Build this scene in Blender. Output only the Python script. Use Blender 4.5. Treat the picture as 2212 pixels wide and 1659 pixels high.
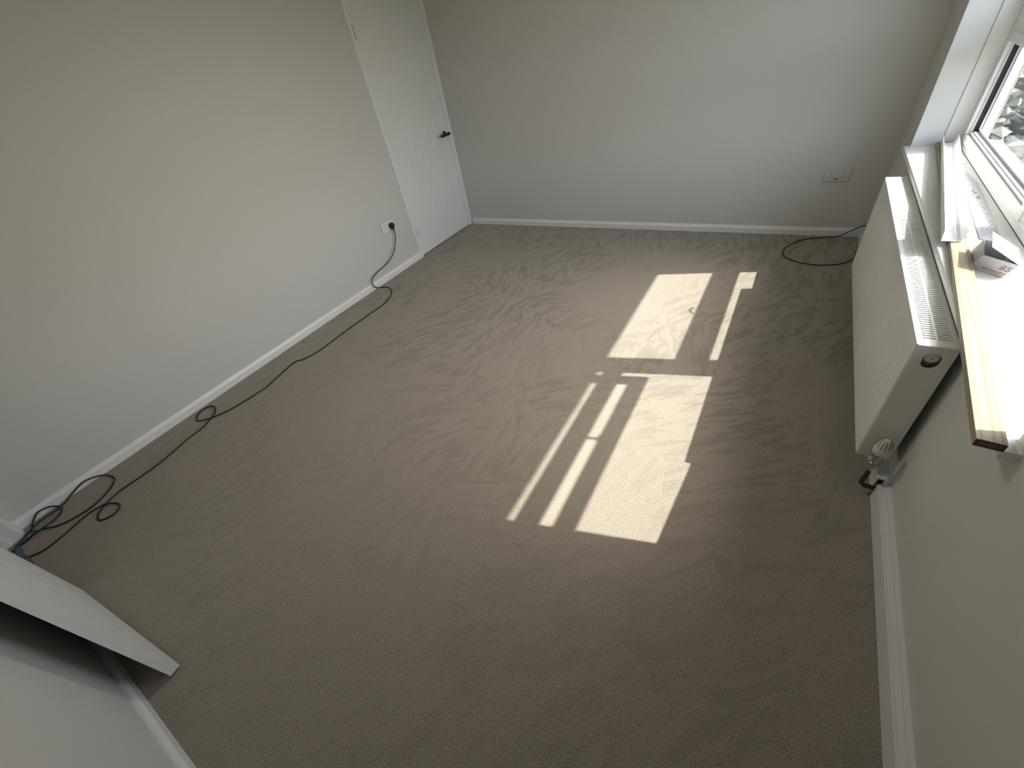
import bpy, bmesh, math, random
from mathutils import Vector, Matrix
random.seed(7)
S = bpy.context.scene
for o in list(bpy.data.objects): bpy.data.objects.remove(o)
C = S.collection

# ------------------------------------------------------------ camera
cam_d = bpy.data.cameras.new('camera'); cam = bpy.data.objects.new('camera', cam_d); C.objects.link(cam)
cam_d.sensor_width = 36.0; cam_d.lens = 881.98 / 2212 * 36; cam_d.clip_start = .02; cam_d.clip_end = 200
# columns: right, up, back
Rm = Matrix(((0.8518439, -0.2156410, 0.4773477), (0.4976635, 0.6174544, -0.6091643), (-0.1633796, 0.7564714, 0.6332915)))
cam.matrix_world = Matrix.Translation((3.0400, 0.4543, 1.5038)) @ Rm.to_4x4()
S.camera = cam

# ------------------------------------------------------------ light
SUN = Vector((-1.0, -.265, -1.157)).normalized()
w = bpy.data.worlds.new('world'); S.world = w; w.use_nodes = True
nt = w.node_tree; bg = nt.nodes['Background']
sky = nt.nodes.new('ShaderNodeTexSky'); sky.sky_type = 'NISHITA'; sky.sun_disc = False
sky.sun_elevation = math.asin(-SUN.z); sky.sun_rotation = math.atan2(-SUN.x, -SUN.y)
sky.air_density = 1.0; sky.dust_density = 3.0; sky.ozone_density = 1.0
hs = nt.nodes.new('ShaderNodeHueSaturation'); hs.inputs['Saturation'].default_value = .6
nt.links.new(sky.outputs[0], hs.inputs['Color']); nt.links.new(hs.outputs[0], bg.inputs[0])
bg.inputs[1].default_value = .62
sd = bpy.data.lights.new('sun', 'SUN'); sun = bpy.data.objects.new('sun', sd); C.objects.link(sun)
sun.location = (8, 4, 8); sun.rotation_euler = SUN.to_track_quat('-Z', 'Y').to_euler()
sd.energy = 7.4; sd.angle = math.radians(.53); sd.color = (1.0, .97, .90)

S.view_settings.view_transform = 'Standard'; S.view_settings.look = 'None'
S.view_settings.exposure = 0.6; S.view_settings.gamma = 1.0
S.view_settings.use_curve_mapping = False

# sky portal over the window opening
pd = bpy.data.lights.new('window_portal', 'AREA'); pd.shape = 'RECTANGLE'; pd.size = 2.41; pd.size_y = 1.44
pd.cycles.is_portal = True
po = bpy.data.objects.new('window_portal', pd); C.objects.link(po); po.location = (3.87, 2.665, 1.38); po.rotation_euler = Vector((-1, 0, 0)).to_track_quat('-Z', 'Z').to_euler()

# ------------------------------------------------------------ materials
def nodes(m):
    m.use_nodes = True; t = m.node_tree; return t, t.nodes['Principled BSDF']
def mat(name, col, rough=.6, metal=0.0, bump=0.0, bscale=200, vary=0.0, spec=.5):
    m = bpy.data.materials.new(name); t, b = nodes(m)
    b.inputs['Roughness'].default_value = rough; b.inputs['Metallic'].default_value = metal
    b.inputs['Specular IOR Level'].default_value = spec
    tc = t.nodes.new('ShaderNodeTexCoord'); n = t.nodes.new('ShaderNodeTexNoise')
    n.inputs['Scale'].default_value = bscale; n.inputs['Detail'].default_value = 4
    t.links.new(tc.outputs['Object'], n.inputs['Vector'])
    mx = t.nodes.new('ShaderNodeMix'); mx.data_type = 'RGBA'
    c = Vector(col)
    mx.inputs[6].default_value = (*(c * (1 - vary)), 1); mx.inputs[7].default_value = (*[min(1, v) for v in c * (1 + vary)], 1)
    t.links.new(n.outputs['Fac'], mx.inputs[0]); t.links.new(mx.outputs[2], b.inputs['Base Color'])
    if bump:
        bp = t.nodes.new('ShaderNodeBump'); bp.inputs['Strength'].default_value = bump; bp.inputs['Distance'].default_value = .002
        t.links.new(n.outputs['Fac'], bp.inputs['Height']); t.links.new(bp.outputs[0], b.inputs['Normal'])
    return m
M = {}
M['wall'] = mat('wall_paint', (.585, .585, .555), .85, bump=.12, bscale=260, vary=.012)
M['ceil'] = mat('ceiling_paint', (.78, .78, .76), .9, bump=.1, bscale=200)
M['gloss'] = mat('white_trim_paint', (.76, .77, .77), .35, bump=.05, bscale=60, vary=.01)
M['door'] = mat('white_door_paint', (.73, .745, .73), .45, bump=.04, bscale=90, vary=.01)
M['rad'] = mat('radiator_enamel', (.76, .76, .735), .32, vary=.005)
M['pvc'] = mat('white_upvc', (.80, .81, .80), .22, vary=.005)
M['reveal'] = mat('reveal_paint', (.74, .76, .755), .6, bump=.1, bscale=180)
M['plastic'] = mat('white_plastic', (.70, .70, .73), .35)
M['sock_b'] = mat('greyish_white_plastic', (.58, .58, .56), .4)  # greyer than the other socket's white
M['switch'] = mat('white_switch_plastic', (.60, .595, .58), .4)
M['black'] = mat('black_rubber', (.012, .012, .013), .5)
M['slot'] = mat('dark_slot', (.02, .02, .02), .8)
M['bmetal'] = mat('black_metal', (.03, .033, .03), .38, .6)
M['steel'] = mat('steel', (.35, .34, .30), .35, .9)
M['chrome'] = mat('chrome', (.62, .62, .60), .25, .9)
M['copper'] = mat('dull_copper', (.085, .065, .045), .5, .5, bump=.3, bscale=150, vary=.3)
M['blue'] = mat('blue_film', (.035, .10, .17), .35, bump=.8, bscale=40, vary=.4)
M['gasket'] = mat('black_gasket', (.015, .015, .018), .6)
M['spacer'] = mat('aluminium_spacer', (.6, .62, .64), .3, .8)
M['card'] = mat('white_card', (.50, .50, .53), .6)
M['cardin'] = mat('grey_card_inside', (.30, .30, .31), .7)
M['print'] = mat('grey_print', (.22, .21, .21), .7)
M['faint'] = mat('faint_print', (.50, .50, .49), .7)
M['red'] = mat('faded_red_print', (.46, .25, .25), .6)
M['endred'] = mat('dark_red_end_dye', (.085, .045, .04), .8, vary=.25, bscale=300)
M['stamp'] = mat('pale_stamp_ink', (.26, .20, .19), .8)
M['cream'] = mat('cream_valve_plastic', (.68, .655, .60), .4)
M['groove'] = mat('valve_groove', (.06, .045, .04), .7)
M['outwall'] = mat('outside_brick', (.34, .31, .27), .9, bump=.5, bscale=40, vary=.2)
M['cill'] = mat('pale_green_cill', (.50, .54, .48), .5, vary=.1, bscale=20)  # green cast of the window glass is put into this colour
M['rubber_grey'] = mat('grey_glazing_rubber', (.30, .31, .31), .5)
M['recess'] = mat('recess_shade_grey', (.22, .22, .21), .6)  # shade inside the radiator side hole, put into a dark grey
M['leaves'] = mat('grey_green_leaves', (.17, .185, .145), .8, bump=.8, bscale=14, vary=.5)
M['soffit'] = mat('soffit_white', (.75, .75, .73), .5)
M['hall'] = mat('hall_paint', (.55, .53, .50), .9)

def wood():
    m = bpy.data.materials.new('pine_wood'); t, b = nodes(m); b.inputs['Roughness'].default_value = .6
    tc = t.nodes.new('ShaderNodeTexCoord'); mp = t.nodes.new('ShaderNodeMapping')
    mp.inputs['Scale'].default_value = (55, 2.2, 55)
    n = t.nodes.new('ShaderNodeTexNoise'); n.inputs['Scale'].default_value = 1.0; n.inputs['Detail'].default_value = 3; n.inputs['Distortion'].default_value = .6
    wv = t.nodes.new('ShaderNodeTexWave'); wv.inputs['Scale'].default_value = .35; wv.inputs['Distortion'].default_value = 5; wv.inputs['Detail'].default_value = 2
    r = t.nodes.new('ShaderNodeValToRGB')
    r.color_ramp.elements[0].color = (.33, .28, .18, 1); r.color_ramp.elements[1].color = (.21, .155, .085, 1)
    r.color_ramp.elements[0].position = .55; r.color_ramp.elements[1].position = .95
    ad = t.nodes.new('ShaderNodeMath'); ad.operation = 'ADD'; h = t.nodes.new('ShaderNodeMath'); h.operation = 'MULTIPLY'; h.inputs[1].default_value = .55
    t.links.new(tc.outputs['Object'], mp.inputs[0]); t.links.new(mp.outputs[0], n.inputs['Vector']); t.links.new(mp.outputs[0], wv.inputs['Vector'])
    t.links.new(wv.outputs['Fac'], h.inputs[0]); t.links.new(h.outputs[0], ad.inputs[0])
    h2 = t.nodes.new('ShaderNodeMath'); h2.operation = 'MULTIPLY'; h2.inputs[1].default_value = .6
    t.links.new(n.outputs['Fac'], h2.inputs[0]); t.links.new(h2.outputs[0], ad.inputs[1])
    t.links.new(ad.outputs[0], r.inputs[0]); t.links.new(r.outputs[0], b.inputs['Base Color'])
    return m
M['wood'] = wood()

def carpet():
    m = bpy.data.materials.new('beige_carpet'); t, b = nodes(m); b.inputs['Roughness'].default_value = 1.0
    b.inputs['Specular IOR Level'].default_value = .1
    b.inputs['Sheen Weight'].default_value = .25; b.inputs['Sheen Roughness'].default_value = .5
    N = t.nodes.new; L = t.links.new
    tc = N('ShaderNodeTexCoord')
    # brushed pile: cells, each with its own stroke direction
    warp = N('ShaderNodeTexNoise'); warp.inputs['Scale'].default_value = 1.6; warp.inputs['Detail'].default_value = 2
    L(tc.outputs['Object'], warp.inputs['Vector'])
    wm = N('ShaderNodeVectorMath'); wm.operation = 'MULTIPLY_ADD'; wm.inputs[1].default_value = (.5, .5, 0)
    L(warp.outputs['Color'], wm.inputs[0]); L(tc.outputs['Object'], wm.inputs[2])
    vo = N('ShaderNodeTexVoronoi'); vo.inputs['Scale'].default_value = 2.3; L(wm.outputs[0], vo.inputs['Vector'])
    sp = N('ShaderNodeSeparateColor'); L(vo.outputs['Color'], sp.inputs[0])
    an = N('ShaderNodeMath'); an.operation = 'MULTIPLY_ADD'; an.inputs[1].default_value = 1.5; an.inputs[2].default_value = -.35
    L(sp.outputs[0], an.inputs[0])
    ro = N('ShaderNodeVectorRotate'); ro.rotation_type = 'Z_AXIS'
    L(tc.outputs['Object'], ro.inputs['Vector']); L(an.outputs[0], ro.inputs['Angle'])
    mp = N('ShaderNodeMapping'); mp.inputs['Scale'].default_value = (21, 4.2, 1); L(ro.outputs[0], mp.inputs[0])
    st = N('ShaderNodeTexNoise'); st.inputs['Scale'].default_value = 1.0; st.inputs['Detail'].default_value = 5; st.inputs['Roughness'].default_value = .68
    st.inputs['Distortion'].default_value = .5
    L(mp.outputs[0], st.inputs['Vector'])
    rp = N('ShaderNodeValToRGB'); rp.color_ramp.elements[0].position = .485; rp.color_ramp.elements[1].position = .56
    L(st.outputs['Fac'], rp.inputs[0])
    big = N('ShaderNodeTexNoise'); big.inputs['Scale'].default_value = 1.1; big.inputs['Detail'].default_value = 3; L(tc.outputs['Object'], big.inputs['Vector'])
    rb = N('ShaderNodeValToRGB'); rb.color_ramp.elements[0].position = .34; rb.color_ramp.elements[1].position = .56; L(big.outputs['Fac'], rb.inputs[0])
    # the far half was brushed hardest
    sx = N('ShaderNodeSeparateXYZ'); L(tc.outputs['Object'], sx.inputs[0])
    mr = N('ShaderNodeMapRange'); mr.inputs[1].default_value = 1.1; mr.inputs[2].default_value = 2.4; mr.inputs[3].default_value = .35; mr.inputs[4].default_value = 1.0
    L(sx.outputs[1], mr.inputs[0])
    m1 = N('ShaderNodeMath'); m1.operation = 'MULTIPLY'; L(rp.outputs[0], m1.inputs[0]); L(rb.outputs[0], m1.inputs[1])
    m2 = N('ShaderNodeMath'); m2.operation = 'MULTIPLY'; L(m1.outputs[0], m2.inputs[0]); L(mr.outputs[0], m2.inputs[1])
    # tuft grain
    g = N('ShaderNodeTexNoise'); g.inputs['Scale'].default_value = 240; g.inputs['Detail'].default_value = 3; g.inputs['Roughness'].default_value = .7
    L(tc.outputs['Object'], g.inputs['Vector'])
    cr = N('ShaderNodeValToRGB'); e = cr.color_ramp.elements
    e[0].position = .36; e[0].color = (.203, .172, .135, 1); e[1].position = .64; e[1].color = (.465, .413, .342, 1)
    L(g.outputs['Fac'], cr.inputs[0])
    dk = N('ShaderNodeMix'); dk.data_type = 'RGBA'; dk.blend_type = 'MULTIPLY'; dk.inputs[7].default_value = (.73, .725, .72, 1)
    L(m2.outputs[0], dk.inputs[0]); L(cr.outputs[0], dk.inputs[6]); L(dk.outputs[2], b.inputs['Base Color'])
    bp = N('ShaderNodeBump'); bp.inputs['Strength'].default_value = .8; bp.inputs['Distance'].default_value = .006
    L(g.outputs['Fac'], bp.inputs['Height']); L(bp.outputs[0], b.inputs['Normal'])
    return m
M['carpet'] = carpet()

def glass():
    m = bpy.data.materials.new('window_glass'); m.use_nodes = True; t = m.node_tree; t.nodes.clear()
    o = t.nodes.new('ShaderNodeOutputMaterial'); mx = t.nodes.new('ShaderNodeMixShader'); tr = t.nodes.new('ShaderNodeBsdfTransparent')
    gl = t.nodes.new('ShaderNodeBsdfGlossy'); gl.inputs['Roughness'].default_value = .02; lw = t.nodes.new('ShaderNodeLayerWeight'); lw.inputs[0].default_value = .5
    pw = t.nodes.new('ShaderNodeMath'); pw.operation = 'POWER'; pw.inputs[1].default_value = 5
    fr = t.nodes.new('ShaderNodeMath'); fr.operation = 'MULTIPLY_ADD'; fr.inputs[1].default_value = .45; fr.inputs[2].default_value = .02
    t.links.new(lw.outputs['Facing'], pw.inputs[0]); t.links.new(pw.outputs[0], fr.inputs[0])
    tr.inputs[0].default_value = (.955, .96, .955, 1)
    t.links.new(fr.outputs[0], mx.inputs[0]); t.links.new(tr.outputs[0], mx.inputs[1]); t.links.new(gl.outputs[0], mx.inputs[2]); t.links.new(mx.outputs[0], o.inputs[0])
    return m
M['glass'] = glass()

def garden():
    m = bpy.data.materials.new('garden_gravel'); t, b = nodes(m); b.inputs['Roughness'].default_value = .95
    tc = t.nodes.new('ShaderNodeTexCoord'); n = t.nodes.new('ShaderNodeTexNoise'); n.inputs['Scale'].default_value = 2.2; n.inputs['Detail'].default_value = 10; n.inputs['Roughness'].default_value = .7
    t.links.new(tc.outputs['Object'], n.inputs['Vector']); r = t.nodes.new('ShaderNodeValToRGB')
    e = r.color_ramp.elements; e[0].position = .3; e[0].color = (.05, .07, .045, 1); e[1].position = .7; e[1].color = (.13, .14, .11, 1)
    t.links.new(n.outputs['Fac'], r.inputs[0]); t.links.new(r.outputs[0], b.inputs['Base Color'])
    return m
M['garden'] = garden()
M['stone'] = mat('grey_stone', (.26, .27, .24), .9, bump=.6, bscale=12, vary=.35)
M['paving'] = mat('concrete_paving', (.40, .40, .37), .9, bump=.3, bscale=30, vary=.15)

# ------------------------------------------------------------ mesh helpers
def link(name, me, m, parent=None, smooth=False):
    o = bpy.data.objects.new(name, me); C.objects.link(o)
    if m: me.materials.append(M[m] if isinstance(m, str) else m)
    if parent is not None: o.parent = parent
    if smooth:
        for p in me.polygons: p.use_smooth = True
    return o
def mk(name, bm, m, parent=None, smooth=False, ext=()):
    bmesh.ops.recalc_face_normals(bm, faces=bm.faces)
    me = bpy.data.meshes.new(name); bm.to_mesh(me); bm.free()
    o = link(name, me, m, parent, smooth)
    for e in ext: me.materials.append(M[e])
    return o
def abox(bm, x0, x1, y0, y1, z0, z1, mi=0, bev=0.0):
    vs = [bm.verts.new(p) for p in ((x0,y0,z0),(x1,y0,z0),(x1,y1,z0),(x0,y1,z0),(x0,y0,z1),(x1,y0,z1),(x1,y1,z1),(x0,y1,z1))]
    fs = [bm.faces.new([vs[i] for i in f]) for f in ((3,2,1,0),(4,5,6,7),(0,1,5,4),(1,2,6,5),(2,3,7,6),(3,0,4,7))]
    for f in fs: f.material_index = mi
    if bev:
        es = list({e for f in fs for e in f.edges})
        bmesh.ops.bevel(bm, geom=es, offset=bev, segments=2, profile=.6, affect='EDGES')
def box(name, x0, x1, y0, y1, z0, z1, m, parent=None, bev=0.0):
    bm = bmesh.new(); abox(bm, x0, x1, y0, y1, z0, z1, 0, bev); return mk(name, bm, m, parent)
def prism(bm, prof, fn, s0, s1, mi=0):
    """profile [(a,b)] swept from s0 to s1; fn(a,b,s)->xyz"""
    A = [bm.verts.new(fn(a, b, s0)) for a, b in prof]; B = [bm.verts.new(fn(a, b, s1)) for a, b in prof]
    n = len(prof)
    for i in range(n):
        j = (i + 1) % n
        bm.faces.new((A[i], A[j], B[j], B[i])).material_index = mi
    bm.faces.new(A[::-1]).material_index = mi; bm.faces.new(B).material_index = mi
def cyl(bm, p0, p1, r0, r1=None, n=20, mi=0):
    r1 = r0 if r1 is None else r1; p0 = Vector(p0); p1 = Vector(p1); d = (p1 - p0).normalized()
    u = d.orthogonal().normalized(); v = d.cross(u)
    A = []; B = []
    for i in range(n):
        a = 2 * math.pi * i / n; k = math.cos(a) * u + math.sin(a) * v
        A.append(bm.verts.new(p0 + k * r0)); B.append(bm.verts.new(p1 + k * r1))
    for i in range(n):
        j = (i + 1) % n; bm.faces.new((A[i], A[j], B[j], B[i])).material_index = mi
    bm.faces.new(A[::-1]).material_index = mi; bm.faces.new(B).material_index = mi
def lathe(bm, o, prof, n=28, axis=(0,0,1), mi=0):
    o = Vector(o); d = Vector(axis).normalized(); u = d.orthogonal().normalized(); v = d.cross(u); R = []
    for r, h in prof:
        R.append([bm.verts.new(o + d * h + (math.cos(2*math.pi*i/n) * u + math.sin(2*math.pi*i/n) * v) * r) for i in range(n)])
    for a, b in zip(R, R[1:]):
        for i in range(n):
            j = (i + 1) % n; bm.faces.new((a[i], a[j], b[j], b[i])).material_index = mi
    bm.faces.new(R[0][::-1]).material_index = mi; bm.faces.new(R[-1]).material_index = mi
def smoothpath(P, k=6):
    P = [Vector(p) for p in P]; out = []
    for i in range(len(P) - 1):
        p0 = P[max(i-1, 0)]; p1 = P[i]; p2 = P[i+1]; p3 = P[min(i+2, len(P)-1)]
        for j in range(k):
            t = j / k
            out.append(.5 * ((2*p1) + (p2-p0)*t + (2*p0-5*p1+4*p2-p3)*t*t + (3*p1-p0-3*p2+p3)*t**3))
    out.append(P[-1]); return out
def tube(bm, P, r, n=8, mi=0):
    R = []; u = None
    for i, p in enumerate(P):
        d = (P[min(i+1, len(P)-1)] - P[max(i-1, 0)])
        if d.length < 1e-9: continue
        d.normalize()
        if u is None: u = d.orthogonal().normalized()
        u = (u - d * u.dot(d)).normalized(); v = d.cross(u)
        R.append([bm.verts.new(p + (math.cos(2*math.pi*k/n)*u + math.sin(2*math.pi*k/n)*v) * r) for k in range(n)])
    for a, b in zip(R, R[1:]):
        for k in range(n):
            j = (k+1) % n; bm.faces.new((a[k], a[j], b[j], b[k])).material_index = mi
    bm.faces.new(R[0][::-1]); bm.faces.new(R[-1])
def tag(o, label, cat, group=None):
    o['label'] = label; o['category'] = cat
    if group: o['group'] = group
    return o
def struct(o, label=None):
    o['kind'] = 'structure'
    if label: o['label'] = label
    return o
def empty(name, loc=(0,0,0), rz=0):
    o = bpy.data.objects.new(name, None); o.empty_display_size = .05; C.objects.link(o)
    o.location = loc; o.rotation_euler = (0, 0, rz); return o

W, D, H = 3.576, 4.243, 2.40
OY0, OY1, OZ0, OZ1 = 1.46, 3.87, .655, 2.10     # window opening
# ------------------------------------------------------------ shell
bm = bmesh.new(); abox(bm, -.12, W + .02, -.115, D + .12, -.06, 0)
struct(mk('floor', bm, 'carpet'), 'beige fitted carpet with brushed vacuum marks')
bm = bmesh.new()
abox(bm, -.14, 0, -1.4, 3.318, 0, H); abox(bm, -.14, 0, 3.318, D, 2.03, H)
abox(bm, -.30, -.14, 3.20, D + .12, 0, H)
struct(mk('wall_left', bm, 'wall'), 'plain warm grey wall with the closed white door at its far end')
struct(box('wall_back', -.12, W + .30, D, D + .14, 0, H, 'wall'), 'plain warm grey wall facing the camera')
bm = bmesh.new()
abox(bm, W, W + .30, -.12, OY0, 0, H); abox(bm, W, W + .30, OY1, D, 0, H)
abox(bm, W, W + .30, OY0, OY1, 0, OZ0); abox(bm, W, W + .30, OY0, OY1, OZ1, H)
struct(mk('wall_right', bm, 'wall', ext=('reveal',)), 'grey wall with the window and the radiator below it')
bm = bmesh.new()
abox(bm, .805, W, -.12, 0, 0, H); abox(bm, .0, .805, -.12, 0, 2.03, H); abox(bm, .0, .06, -.12, 0, 0, 2.03)
struct(mk('wall_front', bm, 'wall'), 'grey wall behind the open grooved door')
struct(box('ceiling', -.12, W + .3, -1.4, D + .12, H, H + .1, 'ceil'))
# hallway past the near door
bm = bmesh.new(); abox(bm, -.12, 1.6, -1.4, -.115, -.06, -.002); struct(mk('floor', bm, 'carpet'), 'hallway floor past the open door')
bm = bmesh.new(); abox(bm, -.12, 1.7, -1.5, -1.4, 0, H); abox(bm, 1.6, 1.7, -1.4, -.12, 0, H)
struct(mk('wall_front', bm, 'hall'), 'hallway wall past the open door')
# reveal lining
bm = bmesh.new()
abox(bm, W + .0005, W + .124, OY1 - .004, OY1 + .002, OZ0, OZ1); abox(bm, W + .0005, W + .124, OY0 - .002, OY0 + .004, OZ0, OZ1)
abox(bm, W + .0005, W + .124, OY0 + .004, OY1 - .004, OZ1 - .004, OZ1 + .002)
struct(mk('trim_1', bm, 'reveal'), 'painted plaster reveal of the window')
bm = bmesh.new()
abox(bm, W + .1265, W + .199, OY1 - .009, OY1 + .002, OZ0 + .02, OZ1, 0, .0015); abox(bm, W + .1265, W + .199, OY0 - .002, OY0 + .009, OZ0 + .02, OZ1)
abox(bm, W + .1265, W + .199, OY0 + .009, OY1 - .009, OZ1 - .009, OZ1 + .002)
struct(mk('trim_2', bm, 'pvc'), 'white plastic reveal strip next to the window frame')

# skirting
prof = [(0, 0), (.015, 0), (.015, .040), (.0115, .046), (.0085, .052), (.006, .060), (0, .060)]
bm = bmesh.new(); prism(bm, prof, lambda a, b, s: (a, s, b), 0.0, 3.325)
struct(mk('baseboard_left', bm, 'gloss'), 'white chamfered skirting along the left wall')
bm = bmesh.new(); prism(bm, prof, lambda a, b, s: (s, D - a, b), .03, W - .012)
struct(mk('baseboard_back', bm, 'gloss'), 'white chamfered skirting along the back wall')
bm = bmesh.new(); prism(bm, prof, lambda a, b, s: (s, a, b), .872, W - .012)
struct(mk('baseboard_front', bm, 'gloss'), 'white chamfered skirting behind the open door')
bm = bmesh.new(); abox(bm, W - .012, W, 0, D, 0, .084)
struct(mk('baseboard_right', bm, 'gloss'), 'white skirting behind the pipe boxing')

# pipe boxing in two lengths
t = empty('pipe_boxing', (W, 0, 0)); tag(t, 'white L-shaped pipe boxing along the foot of the window wall', 'boxing')
for y0, y1 in ((.0, 1.795), (1.822, D - .016)):
    bm = bmesh.new(); a, b = -.034, -.0125
    abox(bm, a, a + .006, y0, y1, 0, .0755, 0, .0015); abox(bm, a + .006, b, y0, y1, .0695, .0755)
    mk('boxing_length', bm, 'gloss', t)
bm = bmesh.new(); cyl(bm, (-.021, .02, .035), (-.021, D - .04, .035), .0075, n=12); mk('pipe', bm, 'copper', t, True)

# fill lamp added on the unseen ceiling to even out the room light
t = empty('fill_lamp', (1.75, 2.0, H)); tag(t, 'added round white fill lamp, unseen, in the middle of the ceiling', 'lamp')
bm = bmesh.new(); lathe(bm, (0, 0, 0), [(.19, 0), (.19, -.03), (.18, -.035), (.175, -.012), (.001, -.012)], 40); mk('fill_lamp_base', bm, 'pvc', t)
dm = bpy.data.materials.new('fill_lamp_glow'); dt, db = nodes(dm); db.inputs['Emission Color'].default_value = (1, .93, .84, 1); db.inputs['Emission Strength'].default_value = 25.0
bm = bmesh.new(); lathe(bm, (0, 0, 0), [(.172, -.014), (.172, -.036), (.15, -.052), (.10, -.064), (.001, -.070)], 40); mk('fill_diffuser', bm, dm, t, True)

# ------------------------------------------------------------ doors
def leaf(root, w, h, th, f0, f1, z0, z1, nb):
    """local: x along width from hinge, y out of the face (face at y=0), z up"""
    box('panel_core', 0, w, -th, -.003, 0, h, 'door', root)
    box('stile', 0, f0, -.0035, 0, 0, h, 'door', root); box('stile', f1, w, -.0035, 0, 0, h, 'door', root)
    box('bottom_rail', f0, f1, -.0035, 0, 0, z0, 'door', root); box('top_rail', f0, f1, -.0035, 0, z1, h, 'door', root)
    pw = (f1 - f0) / nb; me = None
    for i in range(nb):
        if me is None:
            bm = bmesh.new(); c = .0045
            prism(bm, [(.0008, -.0035), (c, -.0008), (pw - c, -.0008), (pw - .0008, -.0035)], lambda a, b, s: (a, b, s), z0 + .003, z1 - .003)
            o = mk('board', bm, 'door', root); me = o.data
        else:
            o = bpy.data.objects.new('board', me); C.objects.link(o); o.parent = root
        o.location = (f0 + i * pw, 0, 0)
def hinge(root, z, off=0):
    bm = bmesh.new(); cyl(bm, (off, -.020, z), (off, -.020, z + .085), .0055, n=10)
    return mk('hinge', bm, 'steel', root, True)

# far door, closed, in the left wall (room side is +x)
d1 = empty('door_1', (-.001, 3.349, .010), math.pi / 2); struct(d1, 'closed white grooved door in the far left corner')
# local x -> +y world, local y -> -x world; mirror by flipping: use scale on mesh via wrapper function instead
def leaf_L(root, w, h, th, f0, f1, z0, z1, nb):
    box('panel_core', 0, w, .003, th, 0, h, 'door', root)
    box('stile', 0, f0, 0, .0035, 0, h, 'door', root); box('stile', f1, w, 0, .0035, 0, h, 'door', root)
    box('bottom_rail', f0, f1, 0, .0035, 0, z0, 'door', root); box('top_rail', f0, f1, 0, .0035, z1, h, 'door', root)
    pw = (f1 - f0) / nb; bm = bmesh.new(); c = .0045
    prism(bm, [(.0006, .0035), (.0006, .0020), (.0028, .0010), (pw - .0028, .0010), (pw - .0006, .0020), (pw - .0006, .0035)], lambda a, b, s: (a, b, s), z0 + .003, z1 - .003)
    o = mk('board', bm, 'door', root); me = o.data; o.location = (f0, 0, 0)
    for i in range(1, nb):
        o = bpy.data.objects.new('board', me); C.objects.link(o); o.parent = root; o.location = (f0 + i * pw, 0, 0)
leaf_L(d1, .832, 1.985, .035, .135, .697, .165, 1.84, 7)
for z in (.19, 1.70):
    bm = bmesh.new(); cyl(bm, (-.002, -.0095, z), (-.002, -.0095, z + .085), .0055, n=10); mk('hinge', bm, 'steel', d1, True)
# lever handle near the latch edge, seen from above
hz = .915
bm = bmesh.new(); cyl(bm, (.769, 0, hz), (.769, -.010, hz), .0255, .024, n=28); hd = mk('handle', bm, 'bmetal', d1)
bm = bmesh.new(); cyl(bm, (.769, -.012, hz), (.769, -.052, hz), .010, n=14)
mk('spindle', bm, 'bmetal', hd, True)
bm = bmesh.new(); abox(bm, .652, .783, -.070, -.046, hz - .0125, hz + .0125, 0, .004); mk('lever', bm, 'bmetal', hd)
# frame of the far door
bm = bmesh.new()
abox(bm, -.12, .012, 3.312, 3.3455, 0, 2.055, 0, .003); abox(bm, -.12, .003, 4.1845, 4.2425, 0, 2.055, 0, .002)
abox(bm, -.12, .004, 3.3455, 4.1845, 1.998, 2.055)
abox(bm, -.055, -.04, 3.3455, 3.36, 0, 1.998); abox(bm, -.055, -.04, 4.17, 4.1845, 0, 1.998)
struct(mk('trim_3', bm, 'gloss'), 'white frame of the closed far door')

# near door, swung back against the front wall
ang = math.atan2(.132 - .055, 1.548 - .804)
d2 = empty('door_2', (.804, .055, .012), ang); struct(d2, 'open white grooved door leaning back over the front wall')
leaf(d2, .748, 1.985, .035, .135, .628, .172, 1.84, 7)
for z in (.19, 1.0, 1.70): hinge(d2, z, -.004)
for s in (1, -1):
    y0 = 0 if s > 0 else -.035
    hd = box('handle', .655, .703, min(y0, y0 + s * .010), max(y0, y0 + s * .010), .93, 1.0, 'bmetal', d2, .003)
    bm = bmesh.new(); cyl(bm, (.679, y0 + s * .01, .965), (.679, y0 + s * .030, .965), .010, n=14); mk('spindle', bm, 'bmetal', hd, True)
    bm = bmesh.new(); abox(bm, .565, .692, min(y0 + s * .022, y0 + s * .038), max(y0 + s * .022, y0 + s * .038), .955, .975, 0, .004); mk('lever', bm, 'bmetal', hd)
# near door frame: architrave, lining, stop
bm = bmesh.new()
abox(bm, .002, .078, 0, .015, 0, 2.08, 0, .003)
abox(bm, .06, .088, -.125, .004, 0, 2.05); abox(bm, .088, .100, -.125, -.045, 0, 2.05, 0, .002)
abox(bm, .795, .805, -.125, .0, 0, 2.05); abox(bm, .805, .870, 0, .015, 0, 2.08, 0, .003)
abox(bm, .088, .795, -.125, 0, 2.02, 2.05); abox(bm, .078, .805, 0, .015, 2.04, 2.08)
struct(mk('trim_4', bm, 'gloss'), 'white frame of the near doorway in the left corner')
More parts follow.
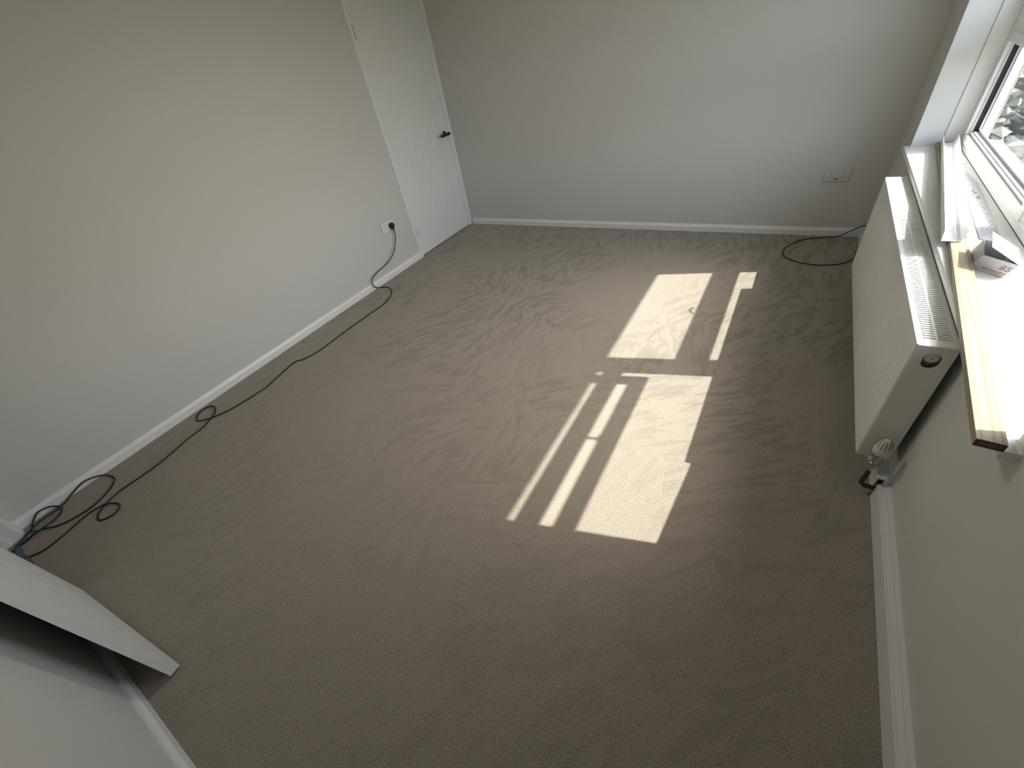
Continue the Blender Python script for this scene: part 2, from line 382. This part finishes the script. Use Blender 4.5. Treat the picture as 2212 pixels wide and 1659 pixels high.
# blue film on the threshold
t = empty('threshold_film', (.3, -.02, 0)); tag(t, 'torn blue plastic film lying across the near doorway threshold', 'film')
def sheet(name, pts, z, m, parent, th=.0012, amp=.004, seed=1):
    rnd = random.Random(seed); bm = bmesh.new(); n = len(pts)
    vs = [bm.verts.new((x, y, z + rnd.random() * amp)) for x, y in pts]
    f = bm.faces.new(vs); r = bmesh.ops.extrude_face_region(bm, geom=[f])
    for v in [g for g in r['geom'] if isinstance(g, bmesh.types.BMVert)]: v.co.z += th
    bmesh.ops.triangulate(bm, faces=bm.faces); return mk(name, bm, m, parent)
sheet('film_strip', [(-.19, -.012), (-.13, .001), (-.06, -.006), (.02, .004), (.12, -.002), (.22, .008), (.40, .004), (.40, -.025), (.18, -.028), (.06, -.022), (-.05, -.032), (-.15, -.026)], .004, 'blue', t)
sheet('film_scrap', [(-.20, .03), (-.165, .036), (-.15, .01), (-.18, -.004)], .004, 'blue', t, seed=4)

# ------------------------------------------------------------ window
wn = empty('window_1', (W + .199, 0, OZ0)); struct(wn, 'white plastic double glazed window over the radiator')
X0 = 0.0    # local x=0 is the inner face (world 3.775)
zB = .020   # bottom of the frame, local (world .675)
TOP = OZ1 - OZ0 - .0
Y0, Y1 = OY0 + .009, OY1 - .009
MU0, MU1 = 2.560, 2.655
def bar(name, y0, y1, z0, z1, x0=0.0, x1=.07, m='pvc', bev=.004, parent=None):
    return box(name, x0, x1, y0, y1, z0 - OZ0, z1 - OZ0, m, parent or wn, bev)
# outer frame
bar('frame_rail', Y0, Y1, .675, .712); bar('frame_rail', Y0, Y1, 2.05, OZ1)
bar('frame_jamb', Y0, Y0 + .045, .712, 2.05); bar('frame_jamb', Y1 - .040, Y1, .712, 2.05)
bar('mullion', MU0, MU1, .712, 2.05)
bar('transom', MU1, Y1 - .040, 1.155, 1.225)
# upper bars of the near light
bar('transom', Y0 + .045, MU0, 1.583, 1.644, .030, .060)
sr = bar('sash_rail', Y0 + .045, MU0 - .032, 1.418, 1.495, .030, .060)
bar('sash_stile', MU0 - .104, MU0 - .034, 1.495, 2.05, .030, .060, bev=.002)
bm = bmesh.new(); abox(bm, .038, .050, 2.028, 2.040, 1.494 - OZ0, 1.584 - OZ0); abox(bm, .028, .045, 2.010, 2.058, 1.488 - OZ0, 1.500 - OZ0)
mk('catch', bm, 'pvc', sr)
# casement sashes (bead, frame) and panes
def light(y0, y1, z0, z1, sl, inner=True):
    """sash profile ring of width sl between y0..y1,z0..z1, then gasket, spacer and pane"""
    x0, x1 = -.006, .060
    r = empty('sash', (0, 0, 0)); r.parent = wn
    def ring(name, a0, a1, b0, b1, w_, xa, xb, m, bev=0.0):
        bm = bmesh.new()
        abox(bm, xa, xb, a0, a1, b0, b0 + w_, 0, bev); abox(bm, xa, xb, a0, a1, b1 - w_, b1, 0, bev)
        abox(bm, xa, xb, a0, a0 + w_, b0 + w_, b1 - w_, 0, bev); abox(bm, xa, xb, a1 - w_, a1, b0 + w_, b1 - w_, 0, bev)
        return mk(name, bm, m, r)
    b0, b1 = z0 - OZ0, z1 - OZ0
    ring('sash_frame', y0, y1, b0, b1, sl - .014, x0, x1, 'pvc', .003)
    ring('bead', y0 + sl - .014, y1 - sl + .014, b0 + sl - .014, b1 - sl + .014, .012, .010, .050, 'pvc', .003)
    bm = bmesh.new(); ga, gb, gc, gd = y0 + sl - .002, y1 - sl + .002, b0 + sl - .002, b1 - sl + .002
    abox(bm, .016, .048, ga, ga + .003, gc, gd); abox(bm, .016, .048, gb - .003, gb, gc, gd); mk('gasket', bm, 'gasket', r)
    bm = bmesh.new(); abox(bm, .016, .048, ga, gb, gc, gc + .003); abox(bm, .016, .048, ga, gb, gd - .003, gd); mk('gasket', bm, 'rubber_grey', r)
    ring('spacer', y0 + sl + .001, y1 - sl - .001, b0 + sl + .001, b1 - sl - .001, .009, .034, .042, 'spacer')
    box('pane', .029, .033, y0 + sl - .004, y1 - sl + .004, b0 + sl - .004, b1 - sl + .004, 'glass', r)
    return r
light(MU1 - .012, Y1 - .030, .704, 1.163, .050)          # far lower
light(MU1 - .012, Y1 - .030, 1.218, 2.058, .046)         # far upper
# near: fixed glazing straight in the frame
def fixed(y0, y1, z0, z1):
    r = bar('bead', y0, y1, z0, z0 + .012, .012, .055)
    bar('bead', y0, y1 - .034, z1 - .006, z1, .030, .050, bev=.001)
    bar('gasket', y0, y1, z0 + .012, z0 + .015, .016, .048, 'gasket', 0)
    box('pane', .029, .033, y0, y1, z0 - OZ0, z1 - OZ0, 'glass', wn)
fixed(Y0 + .045, MU0,   .712, 1.418); fixed(Y0 + .045, MU0, 1.644, 2.05)
# handle on the far upper light and its curl
bm = bmesh.new()
abox(bm, -.016, -.005, 3.17, 3.235, 1.196 - OZ0, 1.222 - OZ0, 0, .003)
tube(bm, smoothpath([(-.014, 3.185, 1.215 - OZ0), (-.022, 3.19, 1.245 - OZ0), (-.026, 3.215, 1.262 - OZ0), (-.026, 3.245, 1.262 - OZ0), (-.026, 3.262, 1.25 - OZ0)], 5), .006, 8)
mk('handle', bm, 'chrome', wn)
# outside cill
bm = bmesh.new(); prism(bm, [(.071, .040), (.09, .040), (.175, .020), (.175, -.012), (.165, -.012), (.165, .008), (.071, .012)], lambda a, b, s: (a, s, b), Y0 - .03, Y1 + .03)
mk('outer_cill', bm, 'cill', wn)

# window board with a rounded nose and horns
bm = bmesh.new()
prof = [(-.027, .650), (-.031, .654), (-.032, .662), (-.031, .670), (-.027, .675), (.0, .675), (.0, .650)]
prism(bm, prof, lambda a, b, s: (W + a, s, b), OY0 - .045, 3.885)
abox(bm, W, W + .198, OY0 + .005, OY1 - .005, .656, .675)
bmesh.ops.remove_doubles(bm, verts=bm.verts, dist=1e-5)
struct(mk('trim_5', bm, 'gloss'), 'white window board with a rounded nose')

# outside: house wall skin, eaves, ground
bm = bmesh.new()
abox(bm, W + .30, W + .31, -.5, OY0, -2.7, 2.3); abox(bm, W + .30, W + .31, OY1, 5.0, -2.7, 2.3); abox(bm, W + .30, W + .31, OY0, OY1, -2.7, OZ0)
abox(bm, W + .30, W + .31, OY0, OY1, OZ1, 2.3)
struct(mk('wall_right', bm, 'outwall'), 'outer skin of the window wall')
bm = bmesh.new(); abox(bm, W + .30, 4.25, -.6, 5.0, 2.217, 2.42)
struct(mk('trim_6', bm, 'soffit'), 'white eaves board above the window outside')
bm = bmesh.new()
g = 40
vs = [[bm.verts.new((3.9 + 60 * i / g, -12 + 92 * j / g, -2.7 + .12 * math.sin(i * .9) * math.cos(j * .7) * (i > 2))) for j in range(g + 1)] for i in range(g + 1)]
for i in range(g):
    for j in range(g): bm.faces.new((vs[i][j], vs[i+1][j], vs[i+1][j+1], vs[i][j+1]))
struct(mk('ground', bm, 'garden'), 'rough stony garden seen through the window')
bm = bmesh.new()
rnd = random.Random(3)
for k in range(420):
    r = rnd.uniform(.06, .28); x = rnd.uniform(4.6, 13); y = rnd.uniform(0, 7.8)
    mtx = Matrix.Translation((x, y, -2.68 + r * .2)) @ Matrix.Rotation(rnd.uniform(0, 6.28), 4, 'Z') @ Matrix.Diagonal((r * rnd.uniform(.8, 1.7), r, r * .45, 1))
    res = bmesh.ops.create_icosphere(bm, subdivisions=1, radius=1, matrix=mtx)
    for v in res['verts']: v.co += Vector((rnd.uniform(-1, 1), rnd.uniform(-1, 1), rnd.uniform(-1, 1))) * r * .12
st = mk('rubble', bm, 'stone'); st['kind'] = 'stuff'; tag(st, 'pale rubble stones scattered over the garden outside the window', 'rubble')

rnd = random.Random(5); hv = []; hf = []
for k in range(12000):
    y = rnd.uniform(8.5, 12.5); x = rnd.uniform(3.2, 12.5); r = rnd.uniform(.05, .15); hmax = 2.5 + .5 * math.sin(x * 1.3)
    z = -2.7 + rnd.uniform(0, 1) * hmax * (1 - abs(y - 10.5) / 4); n0 = len(hv)
    for d in ((1, 0, 0), (-1, 0, 0), (0, 1, 0), (0, -1, 0), (0, 0, .6), (0, 0, -.6)):
        hv.append((x + r * (d[0] + rnd.uniform(-.4, .4)), y + r * (d[1] + rnd.uniform(-.4, .4)), z + r * (d[2] + rnd.uniform(-.3, .3))))
    hf += [(n0 + i, n0 + j, n0 + l) for i, j, l in ((0, 2, 4), (2, 1, 4), (1, 3, 4), (3, 0, 4), (2, 0, 5), (1, 2, 5), (3, 1, 5), (0, 3, 5))]
hm = bpy.data.meshes.new('hedge'); hm.from_pydata(hv, [], hf); hm.update()
hg = link('hedge', hm, 'leaves'); hg['kind'] = 'stuff'; tag(hg, 'tangled grey green hedge growing across the garden outside the window', 'hedge')

# ------------------------------------------------------------ radiator
RY0, RY1, RZ0, RZ1, RXF, RXB = 1.85, 3.43, .150, .640, 3.456, 3.551
rad = empty('radiator', (RXF, RY0, RZ0)); tag(rad, 'white double panel radiator hanging on the wall under the window', 'radiator')
L = RY1 - RY0; Hh = RZ1 - RZ0; T = RXB - RXF
def panel(name, xf, sgn):
    """ribbed steel sheet facing sgn*x"""
    bm = bmesh.new(); pitch = .0332; n = int((L - .05) / pitch); y00 = (L - n * pitch) / 2
    ys = [0.0, .006]; dep = [0, 0]
    for i in range(n):
        y = y00 + i * pitch
        for a, d_ in ((.0, 0), (.019, 0), (.0225, 1), (.0285, 1), (.0320, 0)): ys.append(y + a); dep.append(d_)
    ys += [L - .006, L]; dep += [0, 0]
    zs = [(0, 0), (.012, 0), (.034, 0), (.040, .6), (.046, 1), (.25, 1), (Hh - .062, 1), (Hh - .055, .6), (Hh - .049, 0), (Hh - .02, 0), (Hh - .004, 0), (Hh - .0008, 0)]
    rows = []
    for z, k in zs:
        rows.append([bm.verts.new((xf - sgn * .0034 * d_ * k, y, z)) for y, d_ in zip(ys, dep)])
    for a, b in zip(rows, rows[1:]):
        for i in range(len(ys) - 1): bm.faces.new((a[i], a[i+1], b[i+1], b[i]))
    e = [ed for ed in bm.edges if ed.is_boundary]
    r = bmesh.ops.extrude_edge_only(bm, edges=e)
    for v in [g_ for g_ in r['geom'] if isinstance(g_, bmesh.types.BMVert)]: v.co.x -= sgn * .012
    return mk(name, bm, 'rad', rad)
panel('front_panel', .0, -1); panel('back_panel', T, 1)
# convector fins between the panels
bm = bmesh.new(); n = 62; P = []
for i in range(n):
    y = .03 + i * (L - .06) / n
    P += [(.016, y), (.040, y + .003), (.040, y + .014), (.016, y + .017)]
for z0, z1 in ((.06, Hh - .075),):
    for dx in (0, 1):
        A = [bm.verts.new(((x if not dx else T - x), y, z0)) for x, y in P]; B = [bm.verts.new(((x if not dx else T - x), y, z1)) for x, y in P]
        for i in range(len(P) - 1): bm.faces.new((A[i], A[i+1], B[i+1], B[i]))
mk('convector_fins', bm, 'rad', rad)
# side covers with soft corners
bm = bmesh.new(); abox(bm, .003, T - .003, L - .001, L + .004, .0, Hh, 0, .0015); mk('side_panel', bm, 'rad', rad)
bm = bmesh.new(); hx, hz_, hr = .048, Hh - .045, .0205
outer = [bm.verts.new((x, -.004, z)) for x, z in ((.003, 0), (T - .003, 0), (T - .003, Hh - .001), (.003, Hh - .001))]
hole = []
for i in range(32):
    a = 2 * math.pi * i / 32; hole.append(bm.verts.new((hx + math.cos(a) * hr - (.006 if math.sin(a) < 0 else 0) * 0, -.004, hz_ + math.sin(a) * hr - (.012 if math.sin(a) < -.01 else 0))))
es = [bm.edges.new((outer[i], outer[(i+1) % 4])) for i in range(4)] + [bm.edges.new((hole[i], hole[(i+1) % 32])) for i in range(32)]
bmesh.ops.triangle_fill(bm, use_beauty=True, use_dissolve=False, edges=es)
r_ = bmesh.ops.extrude_face_region(bm, geom=list(bm.faces))
for v in [g_ for g_ in r_['geom'] if isinstance(g_, bmesh.types.BMVert)]: v.co.y += .005
mk('side_panel', bm, 'rad', rad)
bm = bmesh.new(); abox(bm, .012, T - .012, .012, .014, Hh - .10, Hh - .006); mk('recess_shade_plate', bm, 'recess', rad)
# top grille: rim, two rows of slots
bm = bmesh.new(); zt = Hh; th = .0025
abox(bm, .0012, .014, .0, L, zt - th, zt, 0, .0008); abox(bm, T - .012, T, .0, L, zt - th, zt, 0, .001)
abox(bm, .014, T - .012, 0, .028, zt - th, zt); abox(bm, .014, T - .012, L - .028, L, zt - th, zt)
xm0, xm1 = .0445, .0495
abox(bm, xm0, xm1, .028, L - .028, zt - th, zt)
p = .0131; n = int((L - .056) / p)
for i in range(n + 1):
    y = .028 + i * p
    abox(bm, .0135, T - .0115, y, y + .0072, zt - th, zt - .0002)
mk('top_grille', bm, 'rad', rad)
# air vent plug on the near side, in a recess ring
vp = (.048, .011, Hh - .043)
bm = bmesh.new(); lathe(bm, vp, [(.0170, 0), (.0170, .010), (.0155, .012), (.0130, .012), (.0125, .009), (.0105, .009), (.0100, .014), (.0055, .0145), (.0050, .011), (.001, .011)], 28, (0, -1, 0))
vent = mk('vent_plug', bm, 'rad', rad, False)
bm = bmesh.new(); cyl(bm, (vp[0], vp[1] - .010, vp[2]), (vp[0], vp[1] - .0135, vp[2]), .0028, n=8); mk('bleed_screw', bm, 'chrome', vent)
# brackets to the wall
for y in (.25, L - .25):
    box('bracket', T, W - RXF, y, y + .03, .08, Hh - .06, 'rad', rad)
# thermostatic valve
VX, VY = .046, -.047
bm = bmesh.new(); cyl(bm, (VX, -.002, .040), (VX, VY + .008, .040), .0095, n=14); cyl(bm, (VX, -.016, .040), (VX, -.030, .040), .0145, n=6)
cyl(bm, (VX, VY, .018), (VX, VY, .060), .0115, n=16); cyl(bm, (VX, VY, .0), (VX, VY, .020), .0145, n=6)
cyl(bm, (VX, VY, -.022), (VX, VY, .0), .0095, n=14); cyl(bm, (VX, VY, .058), (VX, VY, .070), .0175, .0185, n=24)
body = mk('valve_body', bm, 'chrome', rad)
bm = bmesh.new(); lathe(bm, (VX, VY, .068), [(.0185, 0), (.0225, .004), (.0235, .018), (.0225, .034), (.0195, .050), (.0150, .060), (.0085, .0655), (.001, .067)], 36)
head = mk('valve_head', bm, 'cream', rad, True)
bm = bmesh.new()
for k in range(12):
    a = 2 * math.pi * k / 12; dx, dy = math.cos(a), math.sin(a); q = []
    for r_, h_ in ((.0226, .0355), (.0212, .0445), (.0196, .0505), (.0153, .0605), (.0100, .0654)):
        q.append(Vector((VX + dx * r_, VY + dy * r_, .068 + h_)))
    tube(bm, q, .0009, 5)
mk('groove', bm, 'groove', head)
bm = bmesh.new()
tube(bm, smoothpath([(VX, VY, -.018), (VX, VY, -.070), (VX - .002, VY, -.092), (VX + .006, VY, -.106), (VX + .020, VY, -.112), (VX + .055, VY, -.113)], 6), .0085, 14)
mk('pipe', bm, 'copper', rad, True)

# ------------------------------------------------------------ sill items
# pine batten
ang = math.atan2(-(3.6805 - 3.4975), 3.862 - 1.415)
b_ = empty('pine_batten', (3.4975, 1.415, .675), ang); tag(b_, 'long pale pine batten with a dark red stamped end lying on the window board', 'batten')
BL_ = math.hypot(.183, 2.447) - .006
o = box('batten_body', 0, .048, 0, BL_, .0005, .0205, 'wood', b_, .0008)
o = box('dyed_end', .0004, .0476, -.0012, .0, .0009, .0201, 'endred', b_)
def text(s, size, m, parent, mtx, name='lettering', ext=.0002, sx=1.0):
    cu = bpy.data.curves.new(name, 'FONT'); cu.body = s; cu.size = size; cu.extrude = ext; cu.align_x = 'CENTER'; cu.align_y = 'CENTER'
    tmp = bpy.data.objects.new('tmp', cu); C.objects.link(tmp)
    dg = bpy.context.evaluated_depsgraph_get(); me = bpy.data.meshes.new_from_object(tmp.evaluated_get(dg))
    bpy.data.objects.remove(tmp); me.transform(mtx @ Matrix.Diagonal((sx, 1, 1, 1))); me.materials.clear()
    return link(name, me, m, parent)
text('VMBT', .015, 'stamp', b_, Matrix.Translation((.024, -.0016, .0105)) @ Matrix.Rotation(math.pi / 2, 4, 'X'), sx=1.0)

# white plastic channel lying on the batten
def chan(p, q, hw, fh):
    p = Vector(p); q = Vector(q); d = (q - p); ln = d.length
    t_ = empty('plastic_channel', p, math.atan2(-d.x, d.y)); pr = []
    th = .0015; o_ = .004
    pr = [(-hw - o_, fh), (-hw - o_ + .0016, fh), (-hw + th, th), (hw * .45, th), (hw * .55, th + .0025), (hw - th, th + .004), (hw + .006 - .0016, fh), (hw + .006, fh), (hw + .001, .0), (-hw, .0)]
    bm = bmesh.new(); prism(bm, pr, lambda a, b, s: (a, s, b), 0, ln); mk('channel_body', bm, 'pvc', t_)
    return t_
t = chan((3.577, 2.468, .6965), (3.7185, 3.82, .6965), .0265, .0425)
tag(t, 'white plastic trim channel lying lengthwise on top of the pine batten', 'trim')

# printed white strip lying on the board behind the batten
t = empty('printed_strip', (3.70, 2.95, .676)); tag(t, 'long printed white card strip lying on the board beside the window frame', 'card')
sheet('strip_sheet', [(.003, .40), (.045, .385), (.058, .25), (.041, -.17), (.026, -.42), (-.028, -.40), (-.02, -.25), (.0, .1)], .0, 'card', t, .0012, .0015, 2)
bm = bmesh.new(); rnd = random.Random(11)
for k in range(58):
    y = -.36 + .66 * rnd.random(); x = -.012 + .04 * rnd.random() + .02 * (y + .3); l_ = rnd.uniform(.002, .007)
    abox(bm, x - l_, x + l_, y, y + rnd.choice((.0012, .0016, .004)), .0025, .0030)
mk('print', bm, 'faint', t)['kind'] = 'stuff'
bm = bmesh.new()
for (x, y) in ((.012, .12), (.014, .085), (.026, .125), (.028, .10), (.030, .04)):
    abox(bm, x - .004, x + .004, y, y + .012, .0028, .0032)
mk('bold_print', bm, 'print', t)['kind'] = 'stuff'

# small open carton
t = empty('small_carton', (3.612, 2.31, .6755)); tag(t, 'small open white carton with a red stripe standing behind the pine batten', 'carton')
def quad(bm, a, b, c, d, th=.0008):
    a, b, c, d = map(Vector, (a, b, c, d)); n = (b - a).cross(d - a).normalized() * th
    A = [bm.verts.new(p) for p in (a, b, c, d)]; B = [bm.verts.new(p - n) for p in (a, b, c, d)]
    bm.faces.new(A); bm.faces.new(B[::-1])
    for i in range(4): bm.faces.new((A[i], B[i], B[(i+1) % 4], A[(i+1) % 4]))
o0 = Vector((0, 0, .0005)); av = Vector((.0685, -.068, 0)); cv = Vector((.021, .130, 0)); bv = Vector((.009, -.031, .0565))
bm = bmesh.new()
quad(bm, o0, o0 + av, o0 + av + bv, o0 + bv)                       # printed face
quad(bm, o0, o0 + bv, o0 + bv + cv, o0 + cv)                       # left side
quad(bm, o0 + av, o0 + av + cv, o0 + av + cv + bv, o0 + av + bv)   # right side
quad(bm, o0 + cv, o0 + cv + bv, o0 + av + cv + bv, o0 + av + cv)
quad(bm, o0, o0 + cv, o0 + av + cv, o0 + av)
mk('carton_body', bm, 'card', t)
bm = bmesh.new()
R0 = o0 + av + bv; lid = (-av).normalized() * .088 + Vector((0, 0, .030))
quad(bm, R0, R0 + cv, R0 + cv + lid, R0 + lid); mk('lid_flap', bm, 'card', t)
bm = bmesh.new(); u0 = o0 + bv; f = av.normalized()
vs = [bm.verts.new(p) for p in (u0 + f * .004 + cv * .01, u0 + f * .045 + cv * .01, u0 + f * .052 + cv * .10 - Vector((0, 0, .006)), u0 + f * .045 + cv * .24 - Vector((0, 0, .012)), u0 + f * .010 + cv * .24 - Vector((0, 0, .012)))]
bm.faces.new(vs); mk('dust_flap', bm, 'card', t)
bm = bmesh.new(); quad(bm, o0 + cv * .02 + Vector((.002, 0, .002)), o0 + cv * .98 + Vector((.002, 0, .002)), o0 + av + cv * .98 + Vector((-.002, 0, .002)), o0 + av + cv * .02 + Vector((-.002, 0, .002))); mk('inner_base', bm, 'cardin', t)
nf = av.cross(bv).normalized()
if nf.y > 0: nf = -nf
def onface(u, v, off=.0006): return o0 + av * u + bv * v + nf * off
bm = bmesh.new(); quad(bm, onface(.28, .16), onface(.97, .16), onface(.97, .30), onface(.28, .30), .0004); mk('red_stripe', bm, 'red', t)
bm = bmesh.new()
for a0, a1 in ((.30, .40), (.42, .47), (.49, .66)): quad(bm, onface(a0, .40), onface(a1, .40), onface(a1, .445), onface(a0, .445), .0003)
mk('small_print', bm, 'faint', t)
ux = av.normalized(); uy = bv.normalized(); uz = ux.cross(uy).normalized()
if uz.dot(nf) < 0: uz = -uz
mt = Matrix((ux, uy, uz)).transposed().to_4x4(); mt.translation = onface(.82, .56, .0008)
text('85', .030, 'print', t, mt, 'numerals', .0003)

# ------------------------------------------------------------ electrics
def socket(name, o, label, m, flipx, plug=False):
    """double socket, local x along wall, local z up, y out of the wall toward -y local"""
    r = o; tag(r, label, 'socket')
    fp = box('faceplate', -.073, .073, -.0095, 0, -.043, .043, m, r, .003)
    for sx in (-.036, .036):
        bm = bmesh.new()
        abox(bm, sx - .002, sx + .002, -.0102, -.009, .002, .010)
        abox(bm, sx - .0145, sx - .0085, -.0102, -.009, -.018, -.0145); abox(bm, sx + .0085, sx + .0145, -.0102, -.009, -.018, -.0145)
        mk('pin_slots', bm, 'slot', r)
    for sx in (-.010, .010):
        bm = bmesh.new(); abox(bm, sx - .0065, sx + .0065, -.0125, -.009, .012, .030, 0, .001); mk('rocker_switch', bm, m, r)
    return r
s1 = empty('double_socket', (0.0005, 3.025, .427), math.pi / 2)
socket('double_socket', s1, 'white double socket with a black plug on the left wall beside the far door', 'plastic', 1)
s2 = empty('double_socket', (3.299, D - .0005, .4275), 0)
socket('double_socket', s2, 'pale double socket on the back wall near the radiator', 'sock_b', 1)
bm = bmesh.new(); abox(bm, -.012, .012, -.0102, -.009, -.030, -.026); abox(bm, -.008, .008, -.0102, -.009, -.022, -.019); mk('usb_ports', bm, 'slot', s2)
t = empty('light_switch', (.236, D - .0005, 1.173)); tag(t, 'small white light switch on the back wall beside the closed door', 'switch')
box('faceplate', -.043, .043, -.0095, 0, -.043, .043, 'switch', t, .003)
box('rocker', -.008, .008, -.0130, -.009, -.014, .014, 'switch', t, .0015)

# black plug with its lead along the left wall
CZ = .0048
cord_wall = [(.034, 3.064, .378), (.036, 3.052, .330), (.036, 3.020, .271), (.036, 2.964, .207), (.036, 2.863, .158), (.034, 2.729, .136), (.032, 2.656, .117), (.030, 2.622, .086), (.028, 2.624, .045), (.032, 2.650, .014)]
cord_floor = [(0.060, 2.682), (0.113, 2.691), (0.176, 2.673), (0.235, 2.626), (0.277, 2.568), (0.311, 2.47), (0.32, 2.41), (0.318, 2.28), (0.313, 2.077), (0.319, 1.88), (0.321, 1.743), (0.287, 1.62), (0.252, 1.586), (0.251, 1.52), (0.296, 1.333), (0.302, 1.305), (0.29, 1.192), (0.276, 1.108), (0.254, 1.031), (0.223, 0.962), (0.199, 0.924), (0.155, 0.9), (0.114, 0.905), (0.073, 0.934), (0.057, 0.976), (0.079, 1.021), (0.126, 1.021), (0.164, 1.005), (0.202, 0.969), (0.222, 0.929), (0.245, 0.88), (0.25, 0.825), (0.257, 0.763), (0.273, 0.699), (0.293, 0.594), (0.292, 0.484), (0.286, 0.423), (0.29, 0.36), (0.314, 0.306), (0.34, 0.27), (0.367, 0.251), (0.404, 0.248), (0.427, 0.264), (0.441, 0.293), (0.435, 0.323), (0.414, 0.34), (0.38, 0.342), (0.349, 0.329), (0.322, 0.302), (0.301, 0.276), (0.29, 0.228), (0.304, 0.159), (0.321, 0.092), (0.324, 0.031), (0.302, -0.008), (0.279, -0.037), (.25, -.09), (.22, -.2)]
raised = {19: .004, 20: .008, 21: .004, 28: -.0, 47: .004, 48: .008, 49: .004}
P = [Vector(p) for p in cord_wall] + [Vector((x, y, CZ + raised.get(i, 0))) for i, (x, y) in enumerate(cord_floor)]
pc = empty('power_cord', (.034, 3.064, .40)); tag(pc, 'black power cord plugged in by the far door and trailing along the left skirting', 'cord')
bm = bmesh.new(); tube(bm, [p - Vector((.034, 3.064, .40)) for p in smoothpath(P, 5)], .0042, 8); mk('cable', bm, 'black', pc, True)
bm = bmesh.new()
prism(bm, [(-.024, -.006), (-.024, .012), (-.012, .026), (.012, .026), (.024, .012), (.024, -.006), (.010, -.028), (-.010, -.028)], lambda a, b, s: (s, a - .004, b + .020), -.0235, .006)
bmesh.ops.bevel(bm, geom=list(bm.edges), offset=.003, segments=2, affect='EDGES')
pl = mk('plug', bm, 'black', pc)
bm = bmesh.new(); cyl(bm, (-.004, -.002, -.004), (.001, 0, -.030), .0075, .0050, n=12); mk('strain_relief', bm, 'black', pl, True)

c2 = [(0.30, -0.35), (0.20, -0.14), (0.158, -0.056), (0.116, -0.008), (0.098, 0.040), (0.075, 0.095), (0.055, 0.179), (0.030, 0.243), (0.026, 0.318), (0.040, 0.383), (0.073, 0.406), (0.126, 0.413), (0.172, 0.395), (0.214, 0.351), (0.248, 0.276), (0.242, 0.194), (0.207, 0.123), (0.169, 0.082), (0.146, 0.057), (0.1, 0.038), (0.062, 0.046), (0.036, 0.068), (0.024, 0.104), (0.026, 0.146), (0.045, 0.173), (0.092, 0.177), (0.131, 0.157), (0.157, 0.117), (0.167, 0.077), (0.164, 0.041), (0.15, -0.001), (0.146, -0.036), (0.163, -0.07), (.19, -.2), (.22, -.36)]
zr = {4: .010, 5: .010, 18: .008, 17: .008, 19: .004, 25: .010, 26: .008, 27: .012, 28: .016, 29: .014}
zw = {7: .012, 8: .030, 9: .012, 21: .012, 22: .030, 23: .022}
P = [Vector((x, y, CZ + zr.get(i, 0) + zw.get(i, 0))) for i, (x, y) in enumerate(c2)]
bm = bmesh.new(); tube(bm, smoothpath(P, 6), .0042, 8)
tag(mk('cable_loops', bm, 'black', None, True), 'slack loops of black cable coming in through the near doorway', 'cable')

# thin dark cable behind the radiator
P = [(3.566, 4.02, .20), (3.558, 4.10, .135), (3.553, 4.17, .105), (3.548, 4.205, .094), (3.536, 4.212, .080), (3.5, 4.200, .066), (3.42, 4.175, .022), (3.36, 4.19, .008), (3.29, 4.17, .0045), (3.22, 4.141, .0045), (3.150, 4.060, .0045), (3.112, 3.985, .0045), (3.09, 3.903, .0045), (3.112, 3.815, .0045), (3.155, 3.765, .0045), (3.214, 3.728, .0045), (3.322, 3.709, .0045), (3.424, 3.741, .0045), (3.48, 3.79, .0045), (3.515, 3.86, .0045), (3.522, 3.95, .0045)]
bm = bmesh.new(); tube(bm, smoothpath(P, 6), .0036, 8)
tag(mk('thin_cable', bm, 'bmetal', None, True), 'thin dark cable looping out over the carpet from behind the radiator', 'cable')
